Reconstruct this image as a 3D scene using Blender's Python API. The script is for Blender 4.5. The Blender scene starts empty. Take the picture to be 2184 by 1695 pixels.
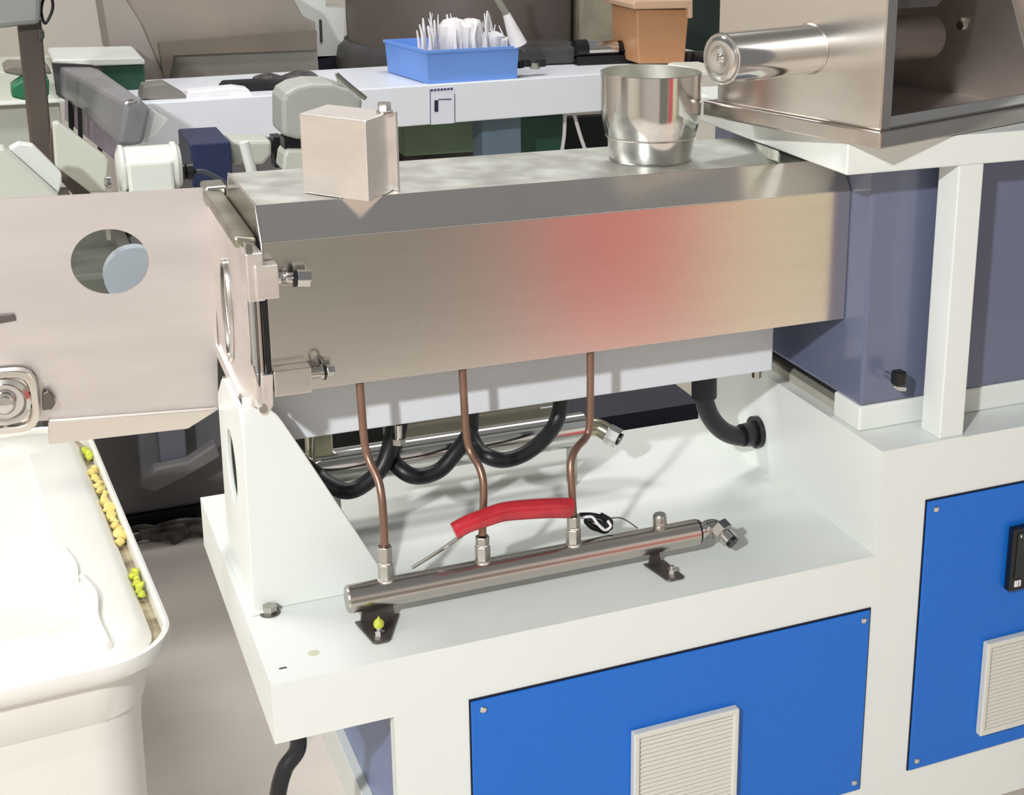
import bpy, bmesh, math, random
from mathutils import Vector, Matrix
random.seed(7)
S = bpy.context.scene
COL = S.collection
R = math.radians
# ------------------------------------------------------------------ camera
F, YAW, PIT, ROL, CX, CY = 3127.28, .4475, .2853, -.0188, 1447.7, 611.4
CAM = Vector((-.20993, -1.41507, 1.64802))
fw = Vector((math.sin(YAW)*math.cos(PIT), math.cos(YAW)*math.cos(PIT), -math.sin(PIT)))
rt = Vector((math.cos(YAW), -math.sin(YAW), 0)); dn = fw.cross(rt)
rt, dn = rt*math.cos(ROL)+dn*math.sin(ROL), -rt*math.sin(ROL)+dn*math.cos(ROL)
cd = bpy.data.cameras.new('camera'); cam = bpy.data.objects.new('camera', cd); COL.objects.link(cam)
cd.sensor_fit = 'HORIZONTAL'; cd.sensor_width = 36; cd.lens = F*36/2184
cd.shift_x = (1092-CX)/2184; cd.shift_y = (CY-847.5)/2184
cd.clip_start = .02
up = -dn; bk = -fw
cam.matrix_world = Matrix(((rt.x, up.x, bk.x, CAM.x), (rt.y, up.y, bk.y, CAM.y), (rt.z, up.z, bk.z, CAM.z), (0, 0, 0, 1)))
S.camera = cam
def P(u, v, Y):                      # where the sight line of a photo point meets the vertical plane y = Y
    d = rt*((u-CX)/F)+dn*((v-CY)/F)+fw
    return CAM+d*((Y-CAM.y)/d.y)
def PX(u, v, X):
    d = rt*((u-CX)/F)+dn*((v-CY)/F)+fw
    return CAM+d*((X-CAM.x)/d.x)
def PZ(u, v, Z):
    d = rt*((u-CX)/F)+dn*((v-CY)/F)+fw
    return CAM+d*((Z-CAM.z)/d.z)
# ------------------------------------------------------------------ world, lights, exposure
w = bpy.data.worlds.new('world'); S.world = w; w.use_nodes = True
w.node_tree.nodes['Background'].inputs[0].default_value = (.97, .98, 1.0, 1)
w.node_tree.nodes['Background'].inputs[1].default_value = .36
S.view_settings.view_transform = 'Standard'; S.view_settings.look = 'None'
S.view_settings.gamma = 1; S.view_settings.use_curve_mapping = False
S.view_settings.exposure = -.50
def lamp(name, loc, target, size, power, col=(1, 1, 1), sy=None):
    l = bpy.data.lights.new(name, 'AREA'); l.energy = power; l.size = size; l.color = col
    if sy: l.shape = 'RECTANGLE'; l.size_y = sy
    o = bpy.data.objects.new(name, l); COL.objects.link(o); o.location = loc
    o.rotation_euler = (Vector(target)-Vector(loc)).to_track_quat('-Z', 'Y').to_euler(); return o
lamp('hall_lamp', (-1.78, -2.28, 2.84), (.3, .2, .9), .13, 165, (.985, .99, 1))
lamp('overhead_fill', (.9, 2.2, 3.6), (.9, 2.2, 0), 1.6, 60, (1, .98, .95), .5)  # unseen fill light added overhead to brighten upward faces
fl_o = lamp('front_wall_fill', (2.9, -1.1, 3.2), (1.3, -2.75, .5), 1.2, 38, (1, 1, .98), .5); fl_o.data.spread = R(80)  # unseen fill added to light the front wall that the steel reflects
lamp('left_side_fill', (-1.0, 1.1, 3.4), (-1.0, 1.2, 0), 1.2, 62, (1, .99, .97), .5)  # unseen fill added for the left wall, floor and bin
# ------------------------------------------------------------------ materials
def lin(c): return tuple(((x/255)/12.92 if x/255 <= .04045 else ((x/255+.055)/1.055)**2.4) for x in c)+(1,)
MATS = {}
def mat(name, rgb, rough=.5, metal=0, var=.06, scale=8, bump=0, bscale=60, stretch=None, alpha=1, coat=0, rgb2=None, trans=0, rvar=0):
    if name in MATS: return MATS[name]
    m = bpy.data.materials.new(name); m.use_nodes = True; nt = m.node_tree; N = nt.nodes; L = nt.links
    b = N['Principled BSDF']; c = lin(rgb)
    b.inputs['Roughness'].default_value = rough; b.inputs['Metallic'].default_value = metal
    b.inputs['Alpha'].default_value = alpha; b.inputs['Coat Weight'].default_value = coat
    b.inputs['Transmission Weight'].default_value = trans
    tc = N.new('ShaderNodeTexCoord'); mp = N.new('ShaderNodeMapping'); L.new(tc.outputs['Object'], mp.inputs[0])
    if stretch: mp.inputs['Scale'].default_value = stretch
    n = N.new('ShaderNodeTexNoise'); n.inputs['Scale'].default_value = scale; n.inputs['Detail'].default_value = 5
    L.new(mp.outputs[0], n.inputs[0])
    r = N.new('ShaderNodeValToRGB'); r.color_ramp.elements[0].position = .32; r.color_ramp.elements[1].position = .68
    c2 = lin(rgb2) if rgb2 else tuple(x*(1-2*var) for x in c[:3])+(1,)
    r.color_ramp.elements[0].color = c2; r.color_ramp.elements[1].color = c
    L.new(n.outputs[0], r.inputs[0]); L.new(r.outputs[0], b.inputs['Base Color'])
    if rvar:
        mr = N.new('ShaderNodeMapRange'); mr.inputs['To Min'].default_value = rough-rvar; mr.inputs['To Max'].default_value = rough+rvar
        n3 = N.new('ShaderNodeTexNoise'); n3.inputs['Scale'].default_value = scale*2; L.new(mp.outputs[0], n3.inputs[0])
        L.new(n3.outputs[0], mr.inputs[0]); L.new(mr.outputs[0], b.inputs['Roughness'])
    if bump:
        n2 = N.new('ShaderNodeTexNoise'); n2.inputs['Scale'].default_value = bscale; n2.inputs['Detail'].default_value = 4
        L.new(mp.outputs[0], n2.inputs[0]); bp = N.new('ShaderNodeBump'); bp.inputs['Strength'].default_value = bump
        bp.inputs['Distance'].default_value = .002; L.new(n2.outputs[0], bp.inputs['Height']); L.new(bp.outputs[0], b.inputs['Normal'])
    MATS[name] = m; return m
white = mat('white_enamel', (225, 229, 224), .32, var=.015, scale=5)
white2 = mat('cool_white_enamel', (236, 239, 245), .35, var=.01)
cream = mat('cream_paint', (222, 218, 205), .5, var=.03)
steel = mat('brushed_steel', (228, 223, 216), .21, 1, var=.02, scale=6, bump=.02, bscale=90, stretch=(1, 6, 12))
steel_d = mat('brushed_steel_pale', (246, 240, 235), .36, 1, var=.05, scale=3, bump=.05, bscale=80, stretch=(1, 6, 12))
steel_top = mat('wiped_steel', (226, 228, 222), .38, 1, var=.12, scale=12, rvar=.1)
chrome = mat('polished_steel', (214, 212, 208), .12, 1, var=.02)
satin = mat('satin_steel', (204, 197, 190), .24, 1, var=.04, scale=4, stretch=(1, 10, 10))
zinc = mat('zinc_plate', (188, 186, 178), .28, 1, var=.08, scale=40)
brass = mat('nickel_brass', (190, 184, 160), .25, 1, var=.1, scale=30)
dsteel = mat('dull_dark_steel', (112, 106, 102), .45, .8, var=.06)
copper = mat('tarnished_copper', (152, 120, 104), .38, .75, var=.12, scale=25)
rubber = mat('black_rubber', (20, 21, 26), .42, 0, var=.1)
black = mat('black_plastic', (16, 17, 20), .35, 0, var=.05)
bluep = mat('blue_enamel', (10, 104, 200), .36, 0, var=.02, scale=90, bump=.03, bscale=500)
gap_sheet = mat('door_gap_dark', (18, 22, 45), .7)
slate = mat('slate_blue_enamel', (102, 108, 132), .25, 0, var=.03, coat=.4)
sideblue = mat('pale_slate_panel', (120, 134, 172), .35, 0, var=.08, scale=6)
navy = mat('navy_paint', (24, 30, 48), .5, 0, var=.1)
greyw = mat('warm_white_vent', (214, 213, 203), .5, 0, var=.02)
red = mat('red_shrink_sleeve', (192, 36, 50), .28, 0, var=.16, scale=40, bump=.3, bscale=90, coat=.4)
binw = mat('milky_plastic', (238, 237, 230), .38, 0, var=.03, scale=3, rgb2=(234, 232, 221), bump=.1, bscale=12)
yellow = mat('yellow_scrap', (238, 228, 150), .5, 0, var=.2, scale=60, rgb2=(222, 190, 96))
lime = mat('lime_scrap', (206, 214, 70), .45, 0, var=.15, scale=60)
concrete = mat('concrete_floor', (226, 218, 208), .55, 0, scale=2.2, rgb2=(204, 195, 186), bump=.12, bscale=25)
wallp = mat('pale_plaster', (220, 213, 202), .7, 0, var=.04, scale=1.5)
taupe = mat('taupe_metal', (112, 102, 96), .5, .2, var=.1, scale=5)
hoodm = mat('grey_beige_metal', (158, 146, 134), .45, .25, var=.07, scale=4, rgb2=(138, 132, 124))
darkg = mat('dark_grey_metal', (84, 82, 82), .5, .2, var=.15, scale=10)
brown = mat('brown_paint', (86, 76, 68), .5, 0, var=.12)
green = mat('green_plastic', (38, 118, 78), .4, 0, var=.08)
dgreen = mat('dark_green_plastic', (44, 88, 70), .45, 0, var=.1)
olive = mat('grey_green_paint', (122, 146, 118), .5, 0, var=.08)
teal = mat('grey_blue_paint', (112, 134, 150), .5, 0, var=.06)
ductm = mat('grey_plastic', (128, 128, 132), .34, 0, var=.04, scale=4)
shell = mat('light_grey_shell', (176, 178, 172), .45, 0, var=.04)
pale = mat('pale_green_white_paint', (200, 203, 190), .4, 0, var=.02)
binblue = mat('blue_bin_plastic', (116, 162, 238), .45, 0, var=.04)
film = mat('white_foam', (240, 238, 240), .6, 0, var=.05, scale=30, bump=.5, bscale=60)
orange = mat('tan_plastic', (196, 146, 104), .45, 0, var=.04)
pink = mat('rose_reflector', (206, 88, 94), .6, 0)
paper = mat('label_paper', (232, 234, 244), .6, 0, var=.01)
ink = mat('label_ink', (70, 72, 110), .6, 0, var=.02)
screenm = mat('display_glass', (26, 34, 34), .12, 0, var=.15, scale=60)
btn = mat('pale_button', (222, 222, 220), .5, 0, var=.02)
clear = mat('clear_film', (225, 225, 222), .15, 0, var=.02, alpha=.45)
# ------------------------------------------------------------------ builders
def link(name, bm, m, parent=None, bevel=0, smooth=False, seg=2):
    me = bpy.data.meshes.new(name)
    bmesh.ops.recalc_face_normals(bm, faces=bm.faces)
    bm.to_mesh(me); bm.free(); me.materials.append(m)
    o = bpy.data.objects.new(name, me); COL.objects.link(o)
    if parent is not None: o.parent = parent
    if smooth:
        for p in me.polygons: p.use_smooth = True
        try: me.set_sharp_from_angle(angle=R(38))
        except Exception: pass
    if bevel:
        b = o.modifiers.new('bevel', 'BEVEL'); b.width = bevel; b.segments = seg; b.limit_method = 'ANGLE'; b.angle_limit = R(40)
    return o
def tag(o, label=None, cat=None, group=None, kind=None):
    if label: o['label'] = label
    if cat: o['category'] = cat
    if group: o['group'] = group
    if kind: o['kind'] = kind
    return o
def thing(name, label, cat, group=None):
    o = bpy.data.objects.new(name, None); COL.objects.link(o); return tag(o, label, cat, group)
def bx(x0, x1, y0, y1, z0, z1, bm=None):
    bm = bm or bmesh.new()
    vs = [bm.verts.new(p) for p in ((x0, y0, z0), (x1, y0, z0), (x1, y1, z0), (x0, y1, z0), (x0, y0, z1), (x1, y0, z1), (x1, y1, z1), (x0, y1, z1))]
    for f in ((0, 3, 2, 1), (4, 5, 6, 7), (0, 1, 5, 4), (1, 2, 6, 5), (2, 3, 7, 6), (3, 0, 4, 7)): bm.faces.new([vs[i] for i in f])
    return bm
def prism(pts, off, bm=None):       # polygon of 3D points pushed along off
    bm = bm or bmesh.new(); off = Vector(off)
    a = [bm.verts.new(Vector(p)) for p in pts]; b = [bm.verts.new(Vector(p)+off) for p in pts]; n = len(a)
    bm.faces.new(a); bm.faces.new(b[::-1])
    for i in range(n): bm.faces.new((a[i], b[i], b[(i+1) % n], a[(i+1) % n]))
    return bm
def holed(outer, inner, off, bm=None):   # plate with one hole; outer and inner have the same count
    bm = bm or bmesh.new(); off = Vector(off); n = len(outer)
    A = [bm.verts.new(p) for p in outer]; B = [bm.verts.new(p) for p in inner]
    A2 = [bm.verts.new(Vector(p)+off) for p in outer]; B2 = [bm.verts.new(Vector(p)+off) for p in inner]
    for i in range(n):
        j = (i+1) % n
        bm.faces.new((A[i], A[j], B[j], B[i])); bm.faces.new((A2[i], B2[i], B2[j], A2[j]))
        bm.faces.new((A[i], A2[i], A2[j], A[j])); bm.faces.new((B[i], B[j], B2[j], B2[i]))
    return bm
def frame(d):
    d = Vector(d).normalized(); a = Vector((0, 0, 1)) if abs(d.z) < .9 else Vector((1, 0, 0))
    u = d.cross(a).normalized(); return u, d.cross(u).normalized()
def lathe(prof, base, axis=(0, 0, 1), n=40, bm=None, cap=True):   # prof: (radius, height along the axis)
    bm = bm or bmesh.new(); ax = Vector(axis).normalized(); u, v = frame(ax); base = Vector(base); rings = []
    for r, h in prof:
        rings.append([bm.verts.new(base+ax*h+(u*math.cos(2*math.pi*k/n)+v*math.sin(2*math.pi*k/n))*r) for k in range(n)])
    for a, b in zip(rings, rings[1:]):
        for k in range(n): bm.faces.new((a[k], a[(k+1) % n], b[(k+1) % n], b[k]))
    if cap: bm.faces.new(rings[0][::-1]); bm.faces.new(rings[-1])
    return bm
def cyl(p0, p1, r, r1=None, n=28, bm=None):
    p0 = Vector(p0); p1 = Vector(p1); L = (p1-p0).length
    return lathe([(r, 0), (r if r1 is None else r1, L)], p0, p1-p0, n, bm)
def smoothpath(pts, k=8):
    pts = [Vector(p) for p in pts]; q = [2*pts[0]-pts[1]]+pts+[2*pts[-1]-pts[-2]]; out = []
    for i in range(1, len(q)-2):
        for s in range(k):
            t = s/k; a, b, c, d = q[i-1], q[i], q[i+1], q[i+2]
            out.append(.5*((2*b)+(c-a)*t+(2*a-5*b+4*c-d)*t*t+(3*b-a-3*c+d)*t**3))
    out.append(pts[-1]); return out
def tube(pts, r, n=14, bm=None, k=8, flat=1, radii=None):
    bm = bm or bmesh.new(); path = smoothpath(pts, k) if k > 1 else [Vector(p) for p in pts]; rings = []
    u = None
    for i, p in enumerate(path):
        t = (path[min(i+1, len(path)-1)]-path[max(i-1, 0)]).normalized()
        if u is None: u, v = frame(t)
        u = (u-t*u.dot(t)).normalized(); v = t.cross(u)
        rr = r if radii is None else radii[0]+(radii[1]-radii[0])*i/(len(path)-1)
        rings.append([bm.verts.new(p+(u*math.cos(2*math.pi*j/n)*flat+v*math.sin(2*math.pi*j/n))*rr) for j in range(n)])
    for a, b in zip(rings, rings[1:]):
        for j in range(n): bm.faces.new((a[j], a[(j+1) % n], b[(j+1) % n], b[j]))
    bm.faces.new(rings[0][::-1]); bm.faces.new(rings[-1]); return bm
def hexnut(p0, p1, r, bm=None): return cyl(p0, p1, r, n=6, bm=bm)
def px_slab(px, Y, depth, bm=None): return prism([P(u, v, Y) for u, v in px], (0, depth, 0), bm)
def px_box(u0, v0, u1, v1, Y, depth, z0=None, bm=None):    # lower left and upper right corner on the plane y = Y
    a = P(u0, v0, Y); b = P(u1, v1, Y)
    return bx(a.x, b.x, Y, Y+depth, a.z if z0 is None else z0, b.z, bm)
def rrect(x0, x1, y0, y1, r, z, n=6):
    out = []
    for cx, cy, a in ((x1-r, y1-r, 0), (x0+r, y1-r, 90), (x0+r, y0+r, 180), (x1-r, y0+r, 270)):
        for k in range(n+1):
            t = R(a+90*k/n); out.append(Vector((cx+r*math.cos(t), cy+r*math.sin(t), z)))
    return out
def rings(loops, bm=None, capends=(True, True)):
    bm = bm or bmesh.new(); L = [[bm.verts.new(p) for p in l] for l in loops]; n = len(L[0])
    for a, b in zip(L, L[1:]):
        for k in range(n): bm.faces.new((a[k], a[(k+1) % n], b[(k+1) % n], b[k]))
    if capends[0]: bm.faces.new(L[0][::-1])
    if capends[1]: bm.faces.new(L[-1])
    return bm
def T(bm, M): bmesh.ops.transform(bm, matrix=M, verts=bm.verts); return bm

# ================================================================== setting
tag(link('floor', bx(-3.0, 5, -2.9, 5.2, -.05, 0), concrete), kind='structure')
tag(link('wall_back', bx(-3.0, 5, 5.0, 5.2, 0, 3.2), wallp), kind='structure')
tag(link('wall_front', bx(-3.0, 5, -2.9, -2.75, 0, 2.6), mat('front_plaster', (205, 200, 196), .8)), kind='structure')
tag(link('wall_left', bx(-3.0, -2.85, -2.75, 5.0, 0, 2.6), mat('left_plaster', (236, 228, 218), .7)), kind='structure')
tag(link('reflector_strip_1', bx(1.40, 1.93, -2.75, -2.70, 0, 1.3), pink, bevel=.01), kind='structure')  # unseen strip added behind the camera; its reflection makes the cover's pink band
tag(link('reflector_strip_2', bx(.30, 1.30, -2.75, -2.71, 0, 1.3), mat('dark_reflector', (120, 122, 112), .7)), kind='structure')  # unseen dark panel added so the left of the cover reflects darker
tag(link('reflector_strip_3', bx(2.0, 2.62, -2.75, -2.70, 0, 1.6), mat('pale_reflector', (228, 222, 190), .7)), kind='structure')  # unseen pale panel added to brighten the right of the cover by reflection

# ================================================================== extruder base
base = thing('extruder', 'white enamelled steel machine base with blue doors, deck and raised step', 'machine')
D = .514
body = link('body', prism([(0, 0, .7283), (0, 0, .8), (.754, 0, .8), (.754, 0, .943), (1.9, 0, .943), (1.9, 0, .38), (.1297, 0, .38), (.1297, 0, .7283)], (0, D, 0)), white, base)
def cut(o, bms):                    # carve boxes out of a mesh and keep the result as plain mesh
    tmp = []
    for b_ in bms:
        c = link('cutter', b_, white); md = o.modifiers.new('cut', 'BOOLEAN'); md.object = c; md.operation = 'DIFFERENCE'; md.solver = 'EXACT'; tmp.append(c)
    bpy.context.view_layer.update()
    me = bpy.data.meshes.new_from_object(o.evaluated_get(bpy.context.evaluated_depsgraph_get()))
    o.modifiers.clear(); o.data = me
    for c in tmp: bpy.data.objects.remove(c)
cut(body, [bx(.10, .171, .0197, D+.1, .3, .7284), bx(.10, .1705, -.1, D+.1, .3, .44)])
b_ = body.modifiers.new('bevel', 'BEVEL'); b_.width = .003; b_.segments = 2; b_.limit_method = 'ANGLE'; b_.angle_limit = R(40)
link('side_rail', bx(.1297, .17, .0197, D, .44, .505), white, base, bevel=.001)
tag(link('side_panel', bx(.142, .17, .0197, D, .505, .7283), sideblue, base), 'slate blue side panel')
for x in (.22, 1.8):
    for y in (.04, .43): link('foot_post', bx(x, x+.05, y, y+.05, 0, .38), white, base)
link('slot', bx(.014, .022, .028, .0305, .7995, .8004), black, base)
def screw(parent, x, z, y=-.004):
    link('screw', lathe([(.0042, 0), (.0042, .001), (.003, .0022), (.0012, .0024)], (x, y, z), (0, -1, 0), 16), chrome, parent, smooth=True)
def panel(x0, x1, z0, z1, lab):
    g = link('gap_sheet', bx(x0-.0018, x1+.0022, -.0012, .002, z0-.001, z1+.0022), gap_sheet, base)  # dark sheet standing in for the shaded gap around the inset door
    p = link('door_panel', bx(x0, x1, -.004, -.001, z0, z1), bluep, base, bevel=.0012); tag(p, lab)
    return p
p1 = panel(.217, .7485, .4606, .7263, 'blue door on the lower left')
for x, z in ((.231, .714), (.739, .714), (.739, .474), (.231, .474)): screw(p1, x, z)
p2 = panel(.8262, 1.36, .4673, .863, 'blue door on the right with controller')
for x, z in ((.8395, .851), (.838, .48), (1.345, .851)): screw(p2, x, z)
slat_me = None
GM = .008
def grille(x0, z0, lab):
    global slat_me
    w = .1425; h = .142; y0 = -.016
    n4 = [(x0, y0, z0), (x0+w, y0, z0), (x0+w, y0, z0+h), (x0, y0, z0+h)]
    i4 = [(x0+GM, y0, z0+GM), (x0+w-GM, y0, z0+GM), (x0+w-GM, y0, z0+h-GM), (x0+GM, y0, z0+h-GM)]
    g = link('vent_grille', holed(n4, i4, (0, .012, 0)), greyw, base, bevel=.002); tag(g, lab)
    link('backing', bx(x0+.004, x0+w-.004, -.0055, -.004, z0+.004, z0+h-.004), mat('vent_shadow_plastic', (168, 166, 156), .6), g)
    N = 21; pt = (h-2*GM)/N
    for k in range(N):
        z = z0+GM+pt*k
        if slat_me is None:
            o = link('slat', prism([(0, -.0045, .0002), (0, -.0098, .0010), (0, -.0098, .0022), (0, -.0045, pt*.98)], (w-2*GM, 0, 0)), greyw, g); slat_me = o.data
        else:
            o = bpy.data.objects.new('slat', slat_me); COL.objects.link(o); o.parent = g
        o.location = (x0+GM, -.0045, z)
grille(.4141, .497, 'square louvred vent cover'); grille(.9325, .4985, 'square louvred vent cover')
ct = link('controller', bx(.9592, 1.055, -.016, -.004, .7127, .8045), black, base, bevel=.002)
link('display', bx(.9655, 1.048, -.0172, -.0158, .7335, .7985), screenm, ct)
for k in range(4):
    x = .9665+k*.020
    b = link('button', bx(x, x+.0105, -.018, -.0158, .7195, .7285), btn, ct, bevel=.0008)
link('button_mark', bx(.9722, .9729, -.0184, -.018, .7215, .7265), black, ct)
link('indicator', bx(.9695, .9712, -.0178, -.0172, .7915, .7955), btn, ct)
link('digit_row', bx(.9735, 1.02, -.0176, -.0172, .7885, .7945), mat('dim_green_digits', (58, 84, 62), .4), ct)
link('digit_row', bx(.9745, 1.02, -.0176, -.0172, .779, .783), mat('dim_grey_digits', (66, 66, 64), .4), ct)
link('stain', lathe([(.004, 0), (.0065, .00005), (.002, .0003)], (.0268+.028, .0475, .8), (0, 0, 1), 16), mat('ochre_stain', (206, 204, 178), .6), base)
# raised step: gearbox housing, plinth, posts and table frame
gh = thing('gearbox_housing', 'slate blue enamelled gearbox housing on a white plinth under the table frame', 'machine housing')
link('plinth', prism([(.7615, .067, .943), (1.9, .067, .943), (1.9, .45, .943), (.9, .45, .943), (.9, .131, .943), (.7615, .131, .943)], (0, 0, .0342)), white, gh, bevel=.003)
link('ledge', bx(.773, .9, .135, .45, .943, .955), mat('grey_ledge', (176, 174, 160), .5), gh)
link('housing', bx(.7625, 1.9, .068, .5, .9772, 1.2965), slate, gh, bevel=.004)
link('seal', bx(.7655, .79, .133, .5, .972, .9775), black, gh)
v = thing('drain_valve', 'small black valve knob on the slate blue housing', 'valve')
kp = P(1891, 798, .068)
link('stem', cyl(kp+Vector((0, 0, 0)), kp+Vector((0, -.022, 0)), .005), chrome, v, smooth=True)
link('knob', bx(kp.x-.0075, kp.x+.0085, kp.y-.036, kp.y-.018, kp.z-.006, kp.z+.014), black, v, bevel=.004)
link('outlet', tube([kp+Vector((-.004, -.024, -.006)), kp+Vector((.003, -.026, -.011)), kp+Vector((.012, -.026, -.013))], .0028), chrome, v, smooth=True)
tf = thing('hopper_table', 'white welded table frame on square posts above the slate blue housing', 'table')
link('apron', bx(.6845, 1.9, .0052, .45, 1.2968, 1.3345), white, tf, bevel=.002)
for x in (.8435, 1.75): link('post', bx(x, x+.0364, .0052, .0469, .943, 1.297), white, tf, bevel=.0015)
link('corner_foot', prism([P(1640, 318, .16), P(1665, 330, .16), P(1660, 322, .10), P(1600, 300, .3)], (0, 0, -.012)), pale, tf)

# ================================================================== under box, cover
ub = thing('barrel_support', 'long white box beam carrying the barrel below the steel cover', 'machine beam')
link('beam', bx(.030, .7065, .2, .30, .9905, 1.075), mat('beam_enamel', (212, 217, 222), .4, var=.01), ub, bevel=.002)
bp_ = P(1614, 800, .24)
link('bolt', hexnut(bp_+Vector((0, 0, .02)), bp_+Vector((0, 0, -.003)), .0065), zinc, ub)
link('hanger', cyl(P(850, 905, .24), P(850, 935, .24), .005), chrome, ub, smooth=True)
link('hanger_nut', hexnut(P(850, 934, .24), P(850, 946, .24), .009), zinc, ub)
cv = thing('barrel_cover', 'long folded stainless steel cover over the extruder barrel', 'machine cover')
x0, x1 = .0385, .7612
prof = [(.115, 1.0815), (.115, 1.250), (.139, 1.2865), (.3125, 1.2865), (.336, 1.25), (.336, 1.0815)]
t = .0015
inn = [(.1165, 1.0815), (.1165, 1.2495), (.1397, 1.285), (.3118, 1.285), (.3345, 1.2495), (.3345, 1.0815)]
def strip(idx):
    bm = bmesh.new()
    for i in idx:
        prism([(x0, *prof[i]), (x0, *prof[i+1]), (x0, *inn[i+1]), (x0, *inn[i])], (x1-x0, 0, 0), bm)
    bmesh.ops.remove_doubles(bm, verts=bm.verts, dist=1e-6); return bm
link('front_sheet', strip([0]), steel, cv, bevel=.0006)
link('sloped_sheet', strip([1]), steel, cv, bevel=.0006)
link('top_sheet', strip([2]), steel_top, cv)
link('rear_sheet', strip([3, 4]), steel, cv)
link('end_plate', prism([(x0-.0012, y, z) for y, z in prof], (.0025, 0, 0)), mat('mirror_end_steel', (200, 196, 186), .16, 1), cv, bevel=.0005)
bead = [Vector((x0-.0006, y, z)) for y, z in prof[:5]]
link('edge_bead', tube(bead, .0011, 8, k=1), mat('bright_edge_steel', (245, 240, 235), .3, 1), cv, smooth=True)

# ---- feed cup
cup = thing('feed_cup', 'open stainless steel feed cup standing on the barrel cover', 'cup')
cb = (.533, .222, 1.2868)
link('wall', lathe([(.0490, 0), (.0496, .001), (.0530, .017), (.0556, .030), (.0580, .0385), (.0600, .047), (.0615, .057), (.0620, .066), (.0622, .108), (.0612, .1087)], cb, n=64, cap=False), chrome, cup, smooth=True)
link('inner_wall', lathe([(.0612, .1087), (.0605, .1080), (.0605, .066), (.0588, .048), (.053, .030), (.046, .020), (.001, .020)], cb, n=64, cap=False), mat('matt_cup_steel', (226, 226, 216), .42, 1, var=.12, scale=30), cup, smooth=True)
link('weld_ring', lathe([(.0508, 0), (.0512, .0008), (.0500, .0022), (.0485, .003)], cb, n=64, cap=False), zinc, cup, smooth=True)
link('seam', lathe([(.0556, .0290), (.0563, .0300), (.0562, .0312)], cb, n=64, cap=False), satin, cup, smooth=True)
# ---- vent box
vb = thing('vent_box', 'pale steel box standing askew on the left of the barrel cover', 'steel box')
zb = 1.287
b0 = PZ(647, 411, zb); b1 = PZ(787, 431, zb); b2 = PZ(842, 404, zb); b3 = b0+b2-b1
hgt = 0.0
# height from the near vertical edge
lo, hi = 0, .3
for _ in range(40):
    m_ = (lo+hi)/2; q = b1+Vector((0, 0, m_))-CAM; vv = q.dot(dn)/q.dot(fw)*F+CY
    if vv > 258: lo = m_
    else: hi = m_
hgt = lo
link('shell', prism([b0, b1, b2, b3], (0, 0, hgt)), steel_d, vb, bevel=.0012)
n_ = (b2-b1).normalized(); o_ = Vector((n_.y, -n_.x, 0))
link('flange', prism([b2-n_*.004, b2+n_*.001, b2+n_*.001+o_*.006, b2-n_*.004+o_*.006], (0, 0, hgt)), steel_d, vb)
tb = b2+Vector((0, 0, hgt))-n_*.010-o_*.004
link('bolt_head', hexnut(tb, tb+Vector((0, 0, .011)), .0075), chrome, vb)
link('washer', cyl(tb, tb+Vector((0, 0, .002)), .009), zinc, vb)
tc_ = b1.lerp(b3, .5)
link('neck', bx(tc_.x-.02, tc_.x+.02, .145, .20, 1.2866, 1.2885), steel_d, vb)

# ================================================================== cutter head on the barrel end
dh = thing('die_head', 'pale steel die head plate with slots and clamp bolts on the barrel end', 'die head')
XP = .022
sp = [PX(440, 405, XP), PX(520, 545, XP), PX(522, 872, XP), PX(515, 850, XP), PX(458, 742, XP)]
ov = [(XP, .136, 1.236), (XP, .40, 1.25), (XP, .405, 1.043), (XP, .225, 1.0395), (XP, .136, 1.06)]
def ell(cy, cz, ry, rz, n, ph=0, x=XP): return [(x, cy+ry*math.cos(R(ph)+2*math.pi*k/n), cz+rz*math.sin(R(ph)+2*math.pi*k/n)) for k in range(n)]
def resample(poly, n, c, x=XP):      # points of a convex outline seen from a centre, every 360/n degrees
    out = []
    for k in range(n):
        a = 2*math.pi*k/n; d = (math.cos(a), math.sin(a)); best = None
        for i in range(len(poly)):
            (ay, az), (by, bz) = poly[i][1:], poly[(i+1) % len(poly)][1:]
            ey, ez = by-ay, bz-az; den = d[0]*ez-d[1]*ey
            if abs(den) < 1e-9: continue
            t_ = ((ay-c[0])*ez-(az-c[1])*ey)/den; s_ = ((ay-c[0])*d[1]-(az-c[1])*d[0])/den
            if t_ > 0 and -1e-6 <= s_ <= 1+1e-6 and (best is None or t_ < best): best = t_
        out.append((x, c[0]+d[0]*best, c[1]+d[1]*best))
    return out
c_ = (.275, 1.145)
link('side_plate', holed(resample(ov, 40, c_), ell(*c_, .024, .046, 40), (.007, 0, 0)), steel_d, dh, bevel=.0008)
link('disc', lathe([(.03, 0), (.03, .004)], (.0325, .275, 1.14), (1, 0, 0)), dsteel, dh)
link('rim', rings([ell(c_[0], c_[1]-.012, .030, .062, 40, x=XP-.0005), ell(c_[0], c_[1]-.012, .030, .062, 40, x=XP-.004), ell(c_[0], c_[1]-.012, .0265, .057, 40, x=XP-.004), ell(c_[0], c_[1]-.012, .0265, .057, 40, x=XP-.0005)], capends=(False, False)), chrome, dh, smooth=True)
link('lower_bar', prism([(XP-.004, .43, 1.062), (XP-.004, .43, 1.045), (XP-.004, .225, 1.034), (XP-.004, .225, 1.050)], (.010, 0, 0)), steel_d, dh, bevel=.002)
link('top_bar', prism([(.013, .132, 1.243), (.037, .132, 1.243), (.037, .132, 1.252), (.013, .132, 1.256)], (0, .225, .004)), mat('scuffed_bar_steel', (176, 170, 156), .42, 1, var=.15, scale=25), dh, bevel=.003)
link('hinge_lug', bx(.016, .042, .357, .40, 1.238, 1.262), zinc, dh, bevel=.003)
link('hinge_gap', bx(.0385, .0405, .352, .40, 1.236, 1.258), black, dh)
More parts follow.
